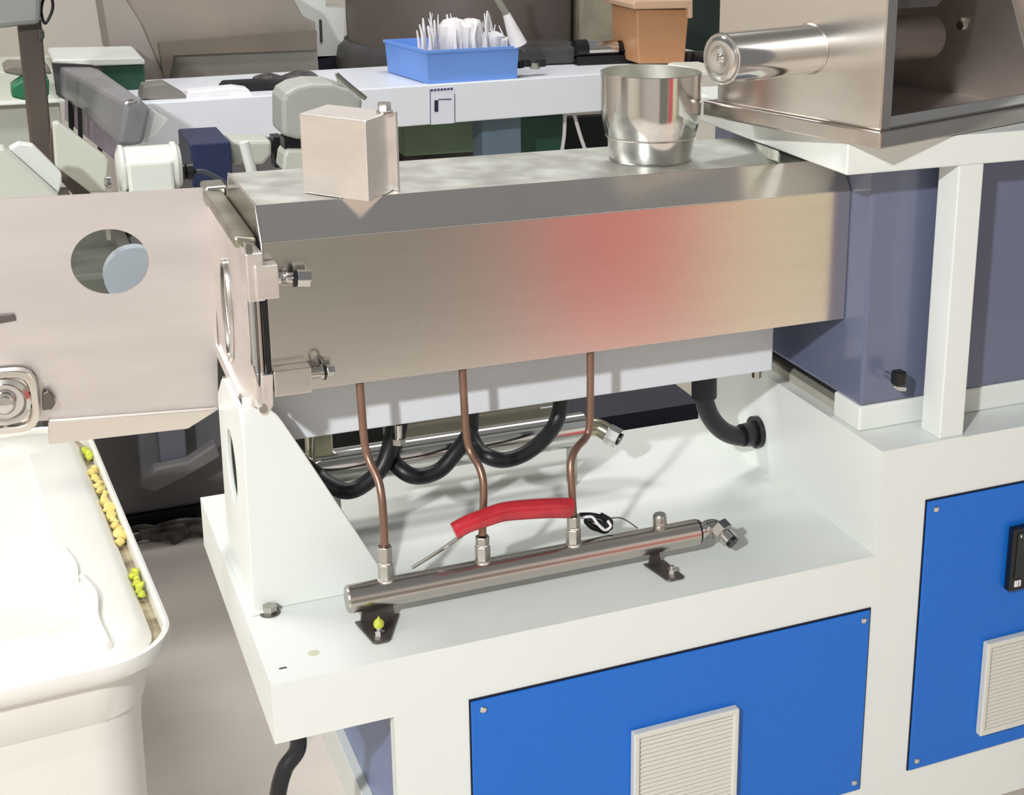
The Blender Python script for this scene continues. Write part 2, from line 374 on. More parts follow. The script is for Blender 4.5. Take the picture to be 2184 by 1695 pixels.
link('dark_gap', prism([(.037, .118, 1.235), (.037, .118, 1.25), (.037, .15, 1.262), (.037, .15, 1.25)], (.001, 0, 0)), black, dh)
Yb = .095
link('upper_column', bx(.0178, .0355, Yb, .136, 1.1935, 1.2455), steel_d, dh, bevel=.0015)
link('upper_clamp', bx(.026, .0492, Yb-.005, .113, 1.1965, 1.2325), steel_d, dh, bevel=.001)
link('rod', cyl((.0215, Yb+.008, 1.09), (.0225, Yb+.008, 1.20), .0032), mat('pale_blue_rod', (205, 212, 216), .2, 1), dh, smooth=True)
link('inner_rod', cyl((.0285, Yb+.010, 1.11), (.029, Yb+.010, 1.20), .0032), satin, dh, smooth=True)
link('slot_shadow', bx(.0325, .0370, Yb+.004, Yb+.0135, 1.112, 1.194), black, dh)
link('slot_frame', bx(.0378, .0392, Yb+.008, .114, 1.10, 1.196), steel, dh, bevel=.0006)
link('lower_column', prism([(.0185, Yb, 1.122), (.024, Yb, 1.098), (.0255, Yb, 1.112), (.0385, Yb, 1.112), (.0365, Yb, 1.076), (.030, Yb, 1.066), (.0235, Yb, 1.066), (.018, Yb, 1.085)], (0, .04, 0)), steel_d, dh, bevel=.0015)
for dx in (.0215, .0275): link('bright_slot', bx(dx, dx+.003, Yb-.0008, Yb, 1.084, 1.100), mat('bright_edge_steel', (245, 240, 235), .3, 1), dh)
link('tip_screw', cyl((.0255, Yb-.003, 1.0745), (.0255, Yb+.002, 1.0745), .0045), zinc, dh, smooth=True)
link('lower_arm', bx(.0385, .079, Yb+.001, .1145, 1.085, 1.114), steel, dh, bevel=.0015)
link('top_pin', bx(.0185, .0265, Yb+.004, .112, 1.2455, 1.2555), chrome, dh, bevel=.001)
def clampbolt(p, d, s=1):
    p = Vector(p); d = Vector(d).normalized()
    link('bolt_thread', lathe([(.0066*s, 0), (.0066*s, .004*s), (.0076*s, .0048*s), (.0066*s, .006*s), (.0076*s, .0075*s), (.0066*s, .009*s), (.0074*s, .0105*s), (.0066*s, .012*s), (.0066*s, .02*s)], p, d, 24), chrome, dh, smooth=True)
    link('spring_washer', cyl(p+d*.0165*s, p+d*.0205*s, .0092*s), black, dh, smooth=True)
    link('bolt_head', hexnut(p+d*.0205*s, p+d*.035*s, .0098*s), chrome, dh, bevel=.001)
    link('bolt_face', cyl(p+d*.035*s, p+d*.0355*s, .006*s), satin, dh)
clampbolt((.0492, .102, 1.2145), (1, -.12, -.06))
link('bolt_sleeve', cyl((.073, .103, 1.1045), (.090, .103, 1.104), .0062), satin, dh, smooth=True)
link('lock_ring', cyl((.089, .103, 1.104), (.092, .103, 1.104), .0088), chrome, dh, smooth=True)
link('rubber_ring', cyl((.092, .103, 1.104), (.0945, .103, 1.104), .0085), black, dh, smooth=True)
link('bolt_head', hexnut((.0960, .103, 1.1045), (.1045, .103, 1.1045), .0068), chrome, dh, bevel=.0008)
link('eye_loop', tube([(.0845, .104, 1.110), (.083, .104, 1.119), (.088, .104, 1.123), (.093, .104, 1.119), (.0925, .104, 1.110)], .0010, 8), dsteel, dh, smooth=True)
# door (cutter housing) swung to the left
dr = thing('cutter_housing_door', 'wide pale steel cutter housing door with round hole swung open to the left', 'machine door')
A = Vector((.0225, .382, 0)); dd = Vector((-.995, .101, 0)); nn = Vector((0, .004, 0))
def PD(u, v):
    d = rt*((u-CX)/F)+dn*((v-CY)/F)+fw; n = Vector((.101, .995, 0)); t_ = (A-CAM).dot(n)/d.dot(n); return CAM+d*t_
outl = [PD(455, 400), PD(466, 868), PD(-260, 925), PD(-260, 440)]
hc = PD(235, 559); hr = .0435
def dloc(p): q = p-A; return (q.dot(dd), q.z)
def dw(s, z): return Vector((A.x+dd.x*s, A.y+dd.y*s, z))
po = [(0, *dloc(p)) for p in outl]; hl = dloc(hc)
N_ = 48
out_ = [dw(s, z) for _, s, z in resample(po, N_, hl)]
corner = [dloc(p) for p in outl]
out2 = []
for k in range(N_):
    s, z = (out_[k]-A).dot(dd), out_[k].z; out2.append(dw(s, z))
for s, z in corner:
    j = min(range(N_), key=lambda k: ((out2[k]-A).dot(dd)-s)**2+(out2[k].z-z)**2); out2[j] = dw(s, z)
ho = [dw(hl[0]+hr*math.cos(2*math.pi*k/N_), hl[1]+hr*.93*math.sin(2*math.pi*k/N_)) for k in range(N_)]
link('door_plate', holed(out2, ho, (0, .005, 0)), mat('pale_door_steel', (226, 220, 217), .42, 1, var=.05, scale=3, stretch=(1, 4, 8)), dr)
fl = [PD(104, 893), PD(466, 866), PD(400, 907), PD(106, 940)]
off = Vector((-.101, -.995, 0))*.012
link('drip_flange', prism([p+off for p in fl], (0, .010, 0)), steel, dr, bevel=.0008)
link('hinge_plate', prism([PD(440, 398)+off, PD(480, 405)+off, PD(472, 440)+off, PD(447, 432)+off], (0, .006, 0)), zinc, dr)
link('latch_slot', prism([PD(-20, 672)+off*.3, PD(30, 668)+off*.3, PD(35, 682)+off*.3, PD(-20, 692)+off*.3], (0, .003, 0)), dsteel, dr, bevel=.0006)
mc = PD(12, 848)
fr = []
for k in range(32):
    a = 2*math.pi*k/32; c1, s1 = math.cos(a), math.sin(a); rr = .042/(abs(c1)**4+abs(s1)**4)**.25*.93
    fr.append(mc+dd*(-c1*rr)*.95+Vector((0, 0, s1*rr))+off*.4)
link('bearing_flange', rings([fr, [p+off*1.2 for p in fr], [mc+(p-mc)*.80+off*1.3 for p in fr], [mc+(p-mc)*.74+off*.8 for p in fr]], capends=(False, True)), steel, dr, smooth=True, bevel=.001)
ax = Vector((-.101, -.995, 0))
link('bearing_ring', lathe([(.029, 0), (.029, .006), (.024, .008), (.021, .004), (.019, .004)], mc+off*.9, ax, 40), chrome, dr, smooth=True)
link('shaft', lathe([(.013, 0), (.013, .012), (.010, .016), (.004, .017)], mc+off*1.0, ax, 32), chrome, dr, smooth=True)
link('flange_lug', prism([PD(92, 832)+off, PD(104, 826)+off, PD(120, 852)+off, PD(112, 866)+off, PD(92, 868)+off], (0, .008, 0)), dsteel, dr, bevel=.001)

# ================================================================== gusset bracket at the left of the deck
gs = thing('gusset_bracket', 'white triangular gusset bracket bolted on the left end of the deck', 'bracket')
gp = [P(540, 1296, .165), P(522, 1010, .165), P(517, 850, .165), P(566, 850, .165), P(580, 876, .165), P(590, 883, .165), P(600, 895, .165), P(603, 899, .165), P(650, 968, .165), P(806, 1203, .165)]
gp[0].z = .8; gp.append(Vector((.1786, .165, .8)))
link('gusset_plate', prism(gp, (0, .006, 0)), white, gs, bevel=.0015)
gx = .0122
hp = resample([(gx, .168, .8), (gx, .36, .8), (gx, .352, 1.005), (gx, .30, 1.045), (gx, .168, 1.045)], 36, (.272, .94), gx)
link('end_web', holed(hp, ell(.272, .94, .035, .046, 36, x=gx), (.006, 0, 0)), white, gs, bevel=.0015)
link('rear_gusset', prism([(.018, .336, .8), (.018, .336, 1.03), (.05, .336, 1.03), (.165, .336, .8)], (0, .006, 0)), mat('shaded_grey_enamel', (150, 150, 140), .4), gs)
link('base_flange', bx(.006, .030, .155, .36, .8, .804), white, gs, bevel=.001)
link('flange_bolt', hexnut((.0275, .1555, .800), (.0275, .1555, .810), .0085), zinc, gs)
link('bolt_washer', cyl((.0275, .1555, .8), (.0275, .1555, .8018), .0115), dsteel, gs)
tag(gs.children[-2], 'bright hexagon bolt')

# ================================================================== manifolds, tubes
mf = thing('cooling_manifold', 'brushed steel cooling manifold pipe on two feet at the front of the deck', 'manifold')
my, mz, mr = .088, .835, .0165
link('pipe', lathe([(mr-.0015, 0), (mr, .001), (mr, .4385), (mr-.001, .4395)], (.1035, my, mz), (1, 0, 0), 48), satin, mf, smooth=True)
link('end_cap', lathe([(.0148, 0), (.0155, .0015)], (.1022, my, mz), (1, 0, 0), 40), zinc, mf, smooth=True)
def foot(xa, xb, xt0, xt1, yt, cx):
    f_ = link('foot', prism([(xa, my+.005, .803), (xb, my+.005, .803), (xt1, yt+.003, .803), (xt1-.004, yt, .803), (xt0+.004, yt, .803), (xt0, yt+.003, .803)], (0, 0, -.0025)), dsteel, mf, bevel=.0008)
    link('web', prism([(xa+.006, my, .803), (xb-.006, my, .803), (xb-.009, my, mz-.013), (xa+.009, my, mz-.013)], (0, .003, 0)), dsteel, f_)
    link('foot_bolt', hexnut((cx, yt+.017, .803), (cx, yt+.017, .8085), .0058), chrome, f_)
    link('stud', cyl((cx, yt+.017, .8085), (cx, yt+.017, .812), .0032), chrome, f_, smooth=True)
foot(.111, .163, .1185, .1385, .0365, .1295)
foot(.472, .500, .481, .505, .040, .4945)
def fitting(x, tall, parent, ux=0):
    zt = mz+mr-.002
    link('collar', lathe([(.0095, 0), (.0095, .003), (.0075, .0045)], (x, my, zt), (0, 0, 1), 24), mat('bright_edge_steel', (245, 240, 235), .3, 1), parent, smooth=True)
    link('hex_body', hexnut((x, my, zt+.0035), (x, my, zt+.0215), .0092), zinc, parent, bevel=.0006)
    link('bright_ring', cyl((x, my, zt+.0215), (x, my, zt+.0245), .0078), mat('bright_edge_steel', (245, 240, 235), .3, 1), parent, smooth=True)
    link('compression_nut', hexnut((x, my, zt+.0245), (x, my, zt+.0245+tall), .0085), zinc, parent, bevel=.0008)
fitting(.1478, .019, mf); fitting(.2632, .009, mf); fitting(.3772, .014, mf)
link('blank_plug', lathe([(.0085, 0), (.0085, .004), (.0078, .005), (.0088, .006), (.0088, .017), (.007, .0195)], (.4915, my, mz+mr-.002), (0, 0, 1), 24), zinc, mf, smooth=True)
link('union', lathe([(.0135, 0), (.0135, .004), (.010, .005), (.0105, .008), (.0095, .009), (.0100, .013), (.008, .018)], (.5435, my, mz+.001), (1, 0, 0), 28), chrome, mf, smooth=True)
link('seal_ring', cyl((.5428, my, mz), (.5448, my, mz), .0155), black, mf, smooth=True)
link('elbow', tube([(.556, my, mz+.001), (.566, my, mz+.001), (.573, my-.006, mz-.002)], .0112, 18), zinc, mf, smooth=True)
q0 = Vector((.571, my-.001, mz+.002)); q1 = Vector((.582, my-.026, mz-.012))
link('elbow_nut', hexnut(q0, q0+(q1-q0)*.45, .0155), zinc, mf, bevel=.0015)
link('thread', cyl(q0+(q1-q0)*.45, q0+(q1-q0)*.85, .0100), chrome, mf, smooth=True)
link('thread_end', cyl(q0+(q1-q0)*.85, q1, .0082), black, mf, smooth=True)
def ctube(pts, lab):
    o = link('copper_pipe', tube(pts, .0046, 16, k=7), copper, None, smooth=True); tag(o, lab, 'pipe', 'copper pipes under the cover')
def tp(L, ys): return [P(u, v, y) for (u, v), y in zip(L, ys)]
a_ = tp([(767, 815), (772, 880), (777, 940), (786, 978), (806, 1022), (814, 1060), (818, 1110), (818, 1168)], (.13, .129, .127, .122, .105, .095, .09, .088))
b_ = tp([(986, 786), (990, 860), (994, 925), (1003, 962), (1022, 995), (1031, 1030), (1031, 1080), (1030, 1140)], (.13, .129, .127, .122, .105, .095, .09, .088))
c3 = tp([(1259, 750), (1259, 830), (1258, 900), (1251, 930), (1230, 955), (1218, 985), (1219, 1030), (1223, 1095)], (.13, .13, .128, .125, .11, .098, .09, .088))
for L_, x in ((a_, .1478), (b_, .2632), (c3, .3772)): L_[-1].x = x; L_[-1].y = my; L_[-1].z = min(L_[-1].z, .885)
ctube(a_, 'left copper pipe, nearest the gusset bracket, bent to the manifold')
ctube(b_, 'middle copper pipe passing behind the red sleeve')
ctube(c3, 'right copper pipe, bent towards the left at the red sleeve end')
# rear manifold
rm = thing('rear_manifold', 'larger polished steel pipe lying behind the black hoses on the deck', 'manifold')
r0 = P(672, 988, .36); r1 = P(1268, 908, .36); rz = (r0.z+r1.z)/2-.005
link('pipe', lathe([(.0235, 0), (.024, .001), (.024, .40), (.0175, .402), (.0175, r1.x-r0.x)], (r0.x-.03, .36, rz), (1, 0, 0), 48), chrome, rm, smooth=True)
link('union', lathe([(.014, 0), (.017, .002), (.0125, .006), (.016, .010), (.0125, .014), (.014, .020)], (r1.x-.032, .36, rz), (1, 0, 0), 24), brass, rm, smooth=True)
e0 = Vector((r1.x-.012, .36, rz)); e1 = e0+Vector((.016, -.004, -.001)); e2 = e1+Vector((.014, -.014, -.008))
link('elbow', tube([e0, e1, e2], .0125, 18), brass, rm, smooth=True)
link('elbow_nut', hexnut(e2-Vector((.004, -.004, -.002)), e2+Vector((.008, -.009, -.004)), .0145), chrome, rm, bevel=.001)
link('bore', cyl(e2+Vector((.008, -.009, -.004)), e2+Vector((.0095, -.0105, -.005)), .009), black, rm)
for x in (.146, .476): link('saddle', bx(x, x+.010, .352, .368, .8, rz-.015), zinc, rm)
link('upper_block', px_box(835, 958, 1195, 850, .41, .05), mat('olive_grey_steel', (150, 148, 132), .4, .5), rm, bevel=.006)
link('valve_block', bx(.118, .150, .350, .375, rz+.018, rz+.06), brass, rm, bevel=.003)
link('bracket', prism([(.118, .33, rz+.02), (.118, .33, .8), (.122, .33, .8), (.122, .33, rz+.07)], (0, .004, 0)), zinc, rm)
# black hoses
def hose(pts, lab, r=.0103):
    o = link('rubber_hose', tube(pts, r, 16, k=8), rubber, None, smooth=True); tag(o, lab, 'hose', 'black hoses under the barrel')
zt_ = .992
hose([P(846, 850, .26), P(840, 905, .26), P(832, 950, .26), P(812, 1000, .255), P(772, 1036, .25), P(738, 1047, .25), P(706, 1034, .27), P(680, 1015, .29), P(650, 992, .295), P(622, 965, .30)], 'leftmost black hose loop, behind the left copper pipe')
hose([P(1006, 845, .27), P(1004, 900, .27), P(1000, 925, .265), P(972, 965, .255), P(938, 1002, .25), P(895, 1016, .25), P(862, 1006, .255), P(836, 975, .275), P(848, 930, .28), P(856, 870, .28)], 'middle black hose loop between the left and middle copper pipes')
hose([P(1200, 810, .27), P(1196, 862, .27), P(1185, 902, .265), P(1158, 938, .255), P(1118, 968, .25), P(1076, 981, .25), P(1042, 974, .255), P(1018, 955, .28), P(1004, 925, .30), P(1000, 870, .30)], 'right black hose loop between the middle and right copper pipes')
hb = thing('hose_elbow', 'thick black hose elbow from the beam into the deck side wall', 'hose')
HP = [P(1500, 806, .30), P(1502, 850, .30), P(1515, 888, .302), P(1540, 917, .305), P(1572, 930, .312), Vector((.752, .328, .8425))]
HP[-1].y = .318
link('bend', tube(HP, .0135, 20, k=8), rubber, hb, smooth=True)
link('upper_cuff', cyl(P(1502, 800, .30), P(1502, 846, .30), .0178, n=24), rubber, hb, smooth=True)
link('lower_cuff', cyl(HP[4]+Vector((.008, 0, 0)), Vector((.752, .318, HP[4].z-.001)), .0165, n=24), rubber, hb, smooth=True)
link('collar', cyl((.746, .318, HP[4].z-.001), (.754, .318, HP[4].z-.001), .0235, n=24), black, hb, smooth=True)
# junk under barrel
tag(link('wire_tag', px_box(1155, 872, 1188, 866, .29, .004), paper), 'small white printed wire tag on the right black hose loop', 'tag')
# red sleeve, probe and wire
rs = thing('probe_with_sleeve', 'thin metal probe in a red plastic sleeve across the copper pipes', 'probe')
link('sleeve', tube([P(968, 1133, .072), P(1000, 1116, .072), P(1040, 1102, .073), P(1075, 1091, .074), P(1125, 1086, .076), P(1180, 1083, .079), P(1216, 1083, .082)], .012, 20, k=6, flat=.72, radii=(.0108, .0128)), red, rs, smooth=True)
link('rod', tube([P(880, 1210, .125), P(935, 1176, .10), P(985, 1142, .074)], .0021, 10, k=2), chrome, rs, smooth=True)
wr = thing('cable_knot', 'tangled black and white wires beside the right copper pipe', 'wires')
kz = lambda u, v, y=.105: P(u, v, y)
link('black_wire', tube([kz(1236, 1098), kz(1262, 1098), kz(1285, 1104), kz(1300, 1118), kz(1288, 1130), kz(1262, 1124), kz(1250, 1108), kz(1275, 1112, .10), kz(1304, 1126, .10)], .0030, 10), black, wr, smooth=True)
link('black_loop', tube([kz(1250, 1112), kz(1268, 1124), kz(1292, 1132), kz(1302, 1112), kz(1282, 1098)], .0034, 10), black, wr, smooth=True)
link('white_wire', tube([kz(1240, 1104, .098), kz(1262, 1102, .098), kz(1274, 1116, .096), kz(1290, 1130, .096), kz(1302, 1122, .098), kz(1296, 1110, .1)], .0018, 8), film, wr, smooth=True)
link('thin_wire', tube([kz(1300, 1105), kz(1322, 1104, .11), kz(1340, 1112, .11), kz(1360, 1126, .115)], .0008, 6), dsteel, wr, smooth=True)
tag(link('cable', tube([(.03, .06, .735), P(636, 1590, .06), P(607, 1640, .06), P(592, 1700, .06), P(590, 1780, .07), (.03, .10, .45), (.03, .2, .2), (.05, .4, .012), (.04, .9, .012)], .0095, 16), rubber, smooth=True), 'thick black cable hanging from under the deck corner', 'cable')
o = link('scrap_on_bolt', lathe([(.001, 0), (.0055, .001), (.0062, .005), (.0045, .0085), (.0012, .0115), (.0004, .014)], (.1295, .0535, .812), (0, 0, 1), 12), lime, smooth=True)
tag(o, 'lime green plastic blob sitting on the left manifold foot bolt', 'plastic scrap')

# ================================================================== tray and steel hopper
an = R(18.5); MH = Matrix.Translation((.696, -.043, 1.3352)) @ Matrix.Rotation(an, 4, 'Z')
def hl_(name, bm, m, parent, **k): return link(name, T(bm, MH), m, parent, **k)
ty = thing('hopper_tray', 'shallow stainless steel tray turned askew on the white table frame', 'tray')
tl, tw = .62, .283
outer = [(0, 0, 0), (tl, 0, 0), (tl, tw, 0), (0, tw, 0)]
hl_('tray_rim', holed(outer, [(.006, .006, 0), (tl-.006, .006, 0), (tl-.006, tw-.006, 0), (.006, tw-.006, 0)], (0, 0, .0195)), satin, ty, bevel=.0022)
hl_('tray_floor', bx(.005, tl-.005, .005, tw-.005, .001, .010), steel_d, ty)
hp_ = thing('steel_hopper', 'tall brushed steel feeder hopper with polished tube on the tray', 'hopper')
z0 = .0105; H = .34
def hb_(name, b, m=steel, bev=.0008): return hl_(name, bx(*b), m, hp_, bevel=bev)
pipe_y, pipe_z = .120, .100
inner_st = mat('patchy_inner_steel', (226, 218, 212), .45, 1, var=.1, scale=9)
hb_('left_panel', (.0105, .0125, .010, .268, z0, H))
hb_('corner_stile', (.0105, .0285, .008, .011, z0, H), satin)
hb_('back_panel', (.0125, .37, .266, .268, z0, H), inner_st)
hb_('right_panel', (.368, .37, .02, .266, z0, H))
hb_('floor_plate', (.0125, .368, .012, .266, z0, z0+.003), inner_st)
hb_('front_lip', (.0285, .37, .010, .013, z0, .0335), chrome)
hl_('chute_plate', prism([(.205, .016, .25), (.345, .016, .0135), (.349, .016, .0135), (.209, .016, .25)], (0, .249, 0)), inner_st, hp_)
hl_('upper_chute', prism([(.0125, .03, .152), (.13, .03, .150), (.20, .03, .195), (.0125, .03, .21)], (0, .23, 0)), dsteel, hp_)
pb = MH @ Vector((-.136, pipe_y, pipe_z)); pdir = MH.to_3x3() @ Vector((1, 0, 0))
link('outlet_tube', lathe([(.0265, 0), (.0285, .001), (.0285, .1465)], pb, pdir, 56), chrome, hp_, smooth=True)
link('weld_bead', lathe([(.0285, 0), (.0298, .001), (.0285, .002)], pb+pdir*.1445, pdir, 56, cap=False), satin, hp_, smooth=True)
link('tube_cap', lathe([(.0268, 0), (.0250, -.0002), (.0225, .0016), (.017, .0034), (.010, .0016), (.0055, .0005), (.0035, .0028), (.001, .0034)], pb-pdir*.0006, -pdir, 56), chrome, hp_, smooth=True)
link('inner_tube', lathe([(.0285, 0), (.0285, .225), (.026, .229)], pb+pdir*.1485, pdir, 48), mat('dull_tube_steel', (158, 150, 144), .45, .9), hp_, smooth=True)
e_ = MH @ Vector((.288, .10, .112)); link('side_screw', hexnut(e_, e_-pdir*.010, .006), zinc, hp_)

# ================================================================== bin, foreground left
MB_ = Matrix.Translation((-.042, .473, 0)) @ Matrix.Rotation(R(3.3), 4, 'Z')
bn = thing('plastic_bin', 'large milky white plastic bin with rolled rim at the left', 'bin')
LX, LY, ZR = -.80, .95, .60
def bl(in_, r, z): return rrect(LX+in_, -in_, in_, LY-in_, max(r-in_*.5, .03), z, 8)
def blink(name, bm, m, par, **k): return link(name, T(bm, MB_), m, par, **k)
blink('body', rings([bl(.075, .1, 0), bl(.05, .1, .30), bl(.047, .1, .488), bl(.040, .1, .495), bl(.033, .1, .545), bl(.028, .1, .574), bl(.034, .1, .575), bl(.045, .1, .48), bl(.085, .1, .01)]), binw, bn, smooth=True)
blink('rim', rings([bl(.034, .1, .560), bl(.014, .1, .566), bl(.004, .1, .574), bl(.0, .1, .590), bl(.002, .1, .598), bl(.006, .1, .600), bl(.0095, .1, .597), bl(.011, .1, .590), bl(.012, .1, .577)], capends=(False, False)), binw, bn, smooth=True)
blink('gutter', rings([bl(.0115, .1, .578), bl(.045, .1, .578)], capends=(False, False)), mat('dirty_gutter', (178, 166, 136), .7, var=.2, scale=30, rgb2=(96, 86, 66)), bn)
ld = thing('bin_lid', 'milky white embossed lid sunk inside the rim of the large plastic bin', 'lid')
def rr2(in_, z, r=.07): return rrect(LX+in_, -in_, in_, LY-in_, r, z, 8)
blink('lid_panel', rings([rr2(.027, .583), rr2(.036, .598), rr2(.048, .604), rr2(.085, .607), rr2(.115, .609, .05), rr2(.121, .6045, .05), rr2(.128, .603, .045), rr2(.30, .603, .04)], capends=(False, True)), binw, ld, smooth=True)
blink('lid_skirt', rings([rr2(.027, .583), rr2(.027, .5785), rr2(.06, .5785)], capends=(False, True)), binw, ld)
fold = [MB_ @ Vector(p) for p in ((-.088, .045, .606), (-.092, .12, .609), (-.085, .19, .611), (-.096, .26, .610))]
link('lid_crease', tube(fold, .006, 10, flat=.6), binw, ld, smooth=True)
link('lid_tear', tube([MB_ @ Vector(p) for p in ((-.104, .24, .607), (-.098, .30, .609), (-.105, .37, .607))], .005, 10, flat=.6), binw, ld, smooth=True)
# yellow scraps in the gutter
protos = []
for k in range(4):
    bm = bmesh.new(); bmesh.ops.create_icosphere(bm, subdivisions=2, radius=.0085)
    for v_ in bm.verts: v_.co *= random.uniform(.72, 1.2)
    me = bpy.data.meshes.new('scrap'); bm.to_mesh(me); bm.free(); me.materials.append(lime if k == 3 else yellow)
    for p_ in me.polygons: p_.use_smooth = True
    protos.append(me)
spots = []
for k in range(26): spots.append((.40+.0125*k+random.uniform(-.004, .004), random.choice((0, 1, 2))))
for k in range(7): spots.append((.205+.013*k, 3))
for k in range(4): spots.append((.775+.015*k, 3))
for k, (yy, q) in enumerate(spots):
    o = bpy.data.objects.new('plastic_scrap', protos[q]); COL.objects.link(o)
    s_ = random.uniform(.7, 1.15)
    o.location = MB_ @ Vector((-.020+random.uniform(-.004, .004), yy, .587+.003*s_)); o.rotation_euler = (random.random()*6, random.random()*6, random.random()*6)
    o.scale = (s_*random.uniform(.7, 1), s_*random.uniform(.8, 1.3), s_*.8)
    if q == 3: tag(o, 'lime green plastic scrap in the gutter of the bin rim', 'plastic scrap', 'lime scraps in the bin gutter')
    else: tag(o, 'yellow plastic scrap in the gutter of the bin rim', 'plastic scrap', 'yellow scraps in the bin gutter')

# ================================================================== background
def solo(name, bm, m, label, cat, **k): return tag(link(name, bm, m, **k), label, cat)
# far white work table, turned a little
wt = thing('work_table', 'long white work table with deep front rail in the background', 'table')
O_ = P(316, 220, 2.5); MT = Matrix.Translation((O_.x, O_.y, O_.z)) @ Matrix.Rotation(R(5.5), 4, 'Z')
link('rail', T(bx(-.02, 1.85, 0, .04, -.112, 0), MT), white2, wt, bevel=.003)
link('top', T(bx(-.02, 1.85, .04, .42, -.03, -.002), MT), white2, wt, bevel=.003)
tz = O_.z
for x in (-.0, 1.80):
    for y in (.03, .36): link('leg', T(bx(x, x+.05, y, y+.05, -tz, -.03), MT), white, wt)
lb = thing('table_label', 'printed white paper label stuck on the work table rail', 'label')
def PT(u, v, e=0):      # point on the front of the rail
    n = Vector((-math.sin(R(5.5)), math.cos(R(5.5)), 0)); d = rt*((u-CX)/F)+dn*((v-CY)/F)+fw
    return CAM+d*((O_-CAM).dot(n)/d.dot(n))-n*e
link('sheet', prism([PT(916, 190), PT(969, 186), PT(970, 262), PT(917, 266)], (0, -.0015, 0)), paper, lb)
for k in range(7): link('print_line', prism([PT(918+7*k, 195-.5*k, .002), PT(923+7*k, 194-.5*k, .002), PT(923+7*k, 189-.5*k, .002), PT(918+7*k, 190-.5*k, .002)], (0, -.0006, 0)), ink, lb)
link('print_block', prism([PT(926, 214, .002), PT(934, 213, .002), PT(934, 238, .002), PT(926, 238, .002)], (0, -.0006, 0)), mat('dark_ink', (40, 40, 66), .6), lb)
link('border_line', prism([PT(916, 190, .002), PT(917.4, 190, .002), PT(918, 266, .002), PT(916.6, 266, .002)], (0, -.0006, 0)), ink, lb)
link('border_line', prism([PT(968.4, 200, .002), PT(969.6, 200, .002), PT(970, 262, .002), PT(968.8, 262, .002)], (0, -.0006, 0)), ink, lb)
link('print_line', prism([PT(934, 211, .002), PT(962, 210, .002), PT(962, 212.5, .002), PT(934, 213, .002)], (0, -.0006, 0)), ink, lb)
# blue bin on the table
def PTY(u, v, dy): return PT(u, v)+0*Vector((0, 0, 0)) if dy == 0 else None
bb = thing('blue_parts_bin', 'blue open plastic bin full of white film on the work table', 'bin')
f0, f1, f2, f3 = PT(915, 173, -.01), PT(1110, 165, -.01), PT(1110, 108, -.01), PT(913, 112, -.01)
zt0 = tz+.0005
wv = Vector((f1.x-f0.x, f1.y-f0.y, 0)); dv = Vector((-wv.y, wv.x, 0)).normalized()*.28+wv.normalized()*-.02
hh = (f3.z+f2.z)/2-tz
q = [Vector((f0.x, f0.y, zt0)), Vector((f1.x, f1.y, zt0))]; q += [q[1]+dv, q[0]+dv]
cen = sum(q, Vector())/4
def scl(pts, s, z): return [Vector((cen.x+(p.x-cen.x)*s, cen.y+(p.y-cen.y)*s, z)) for p in pts]
link('shell', rings([scl(q, .97, zt0), scl(q, 1, zt0+hh), scl(q, 1.03, zt0+hh), scl(q, 1.03, zt0+hh+.008), scl(q, .97, zt0+hh+.008), scl(q, .93, zt0+.006)]), binblue, bb)
tp_ = zt0+hh
fl_ = thing('plastic_film', 'crumpled white plastic film standing up out of the blue bin', 'plastic film')
for k in range(44):
    t_ = random.uniform(.05, .95); p = q[0].lerp(q[1], t_)+dv*random.uniform(.05, .4); p.z = tp_-.03
    h_ = .125*random.uniform(.6, 1.05); wd = random.uniform(.003, .009)
    link('strand', tube([p, p+Vector((random.uniform(-.006, .006), 0, h_*.6)), p+Vector((random.uniform(-.012, .012), .004, h_))], wd, 6, k=3, radii=(wd, wd*.3)), film, fl_, smooth=True)
for u0, r_, hh_ in ((.40, .040, .085), (.52, .042, .082), (.60, .034, .084), (.84, .032, .05), (.92, .030, .04)):
    p = q[0].lerp(q[1], u0)+dv*.25; p.z = tp_-.02
    bm = lathe([(r_*.7, 0), (r_, .3*hh_), (r_*1.0, hh_), (r_*.75, hh_*1.17), (r_*.3, hh_*1.22)], p, n=18)
    for v_ in bm.verts: v_.co += Vector((random.uniform(-.004, .004), random.uniform(-.004, .004), random.uniform(-.003, .003)))
    link('lump', bm, film, fl_, smooth=True)
pA = P(1106, 96, 2.62); pB = P(1080, 30, 2.62); pC = P(1055, -12, 2.62)
ws = thing('scoop', 'long white handled scoop leaning out of the blue bin', 'scoop')
link('blade', tube([pA, pB], .02, 10, k=1, radii=(.026, .011)), film, ws, smooth=True)
link('shaft', tube([pB, pC, P(1050, -60, 2.62)], .010, 10, k=1), mat('grey_handle', (150, 150, 138), .4), ws, smooth=True)
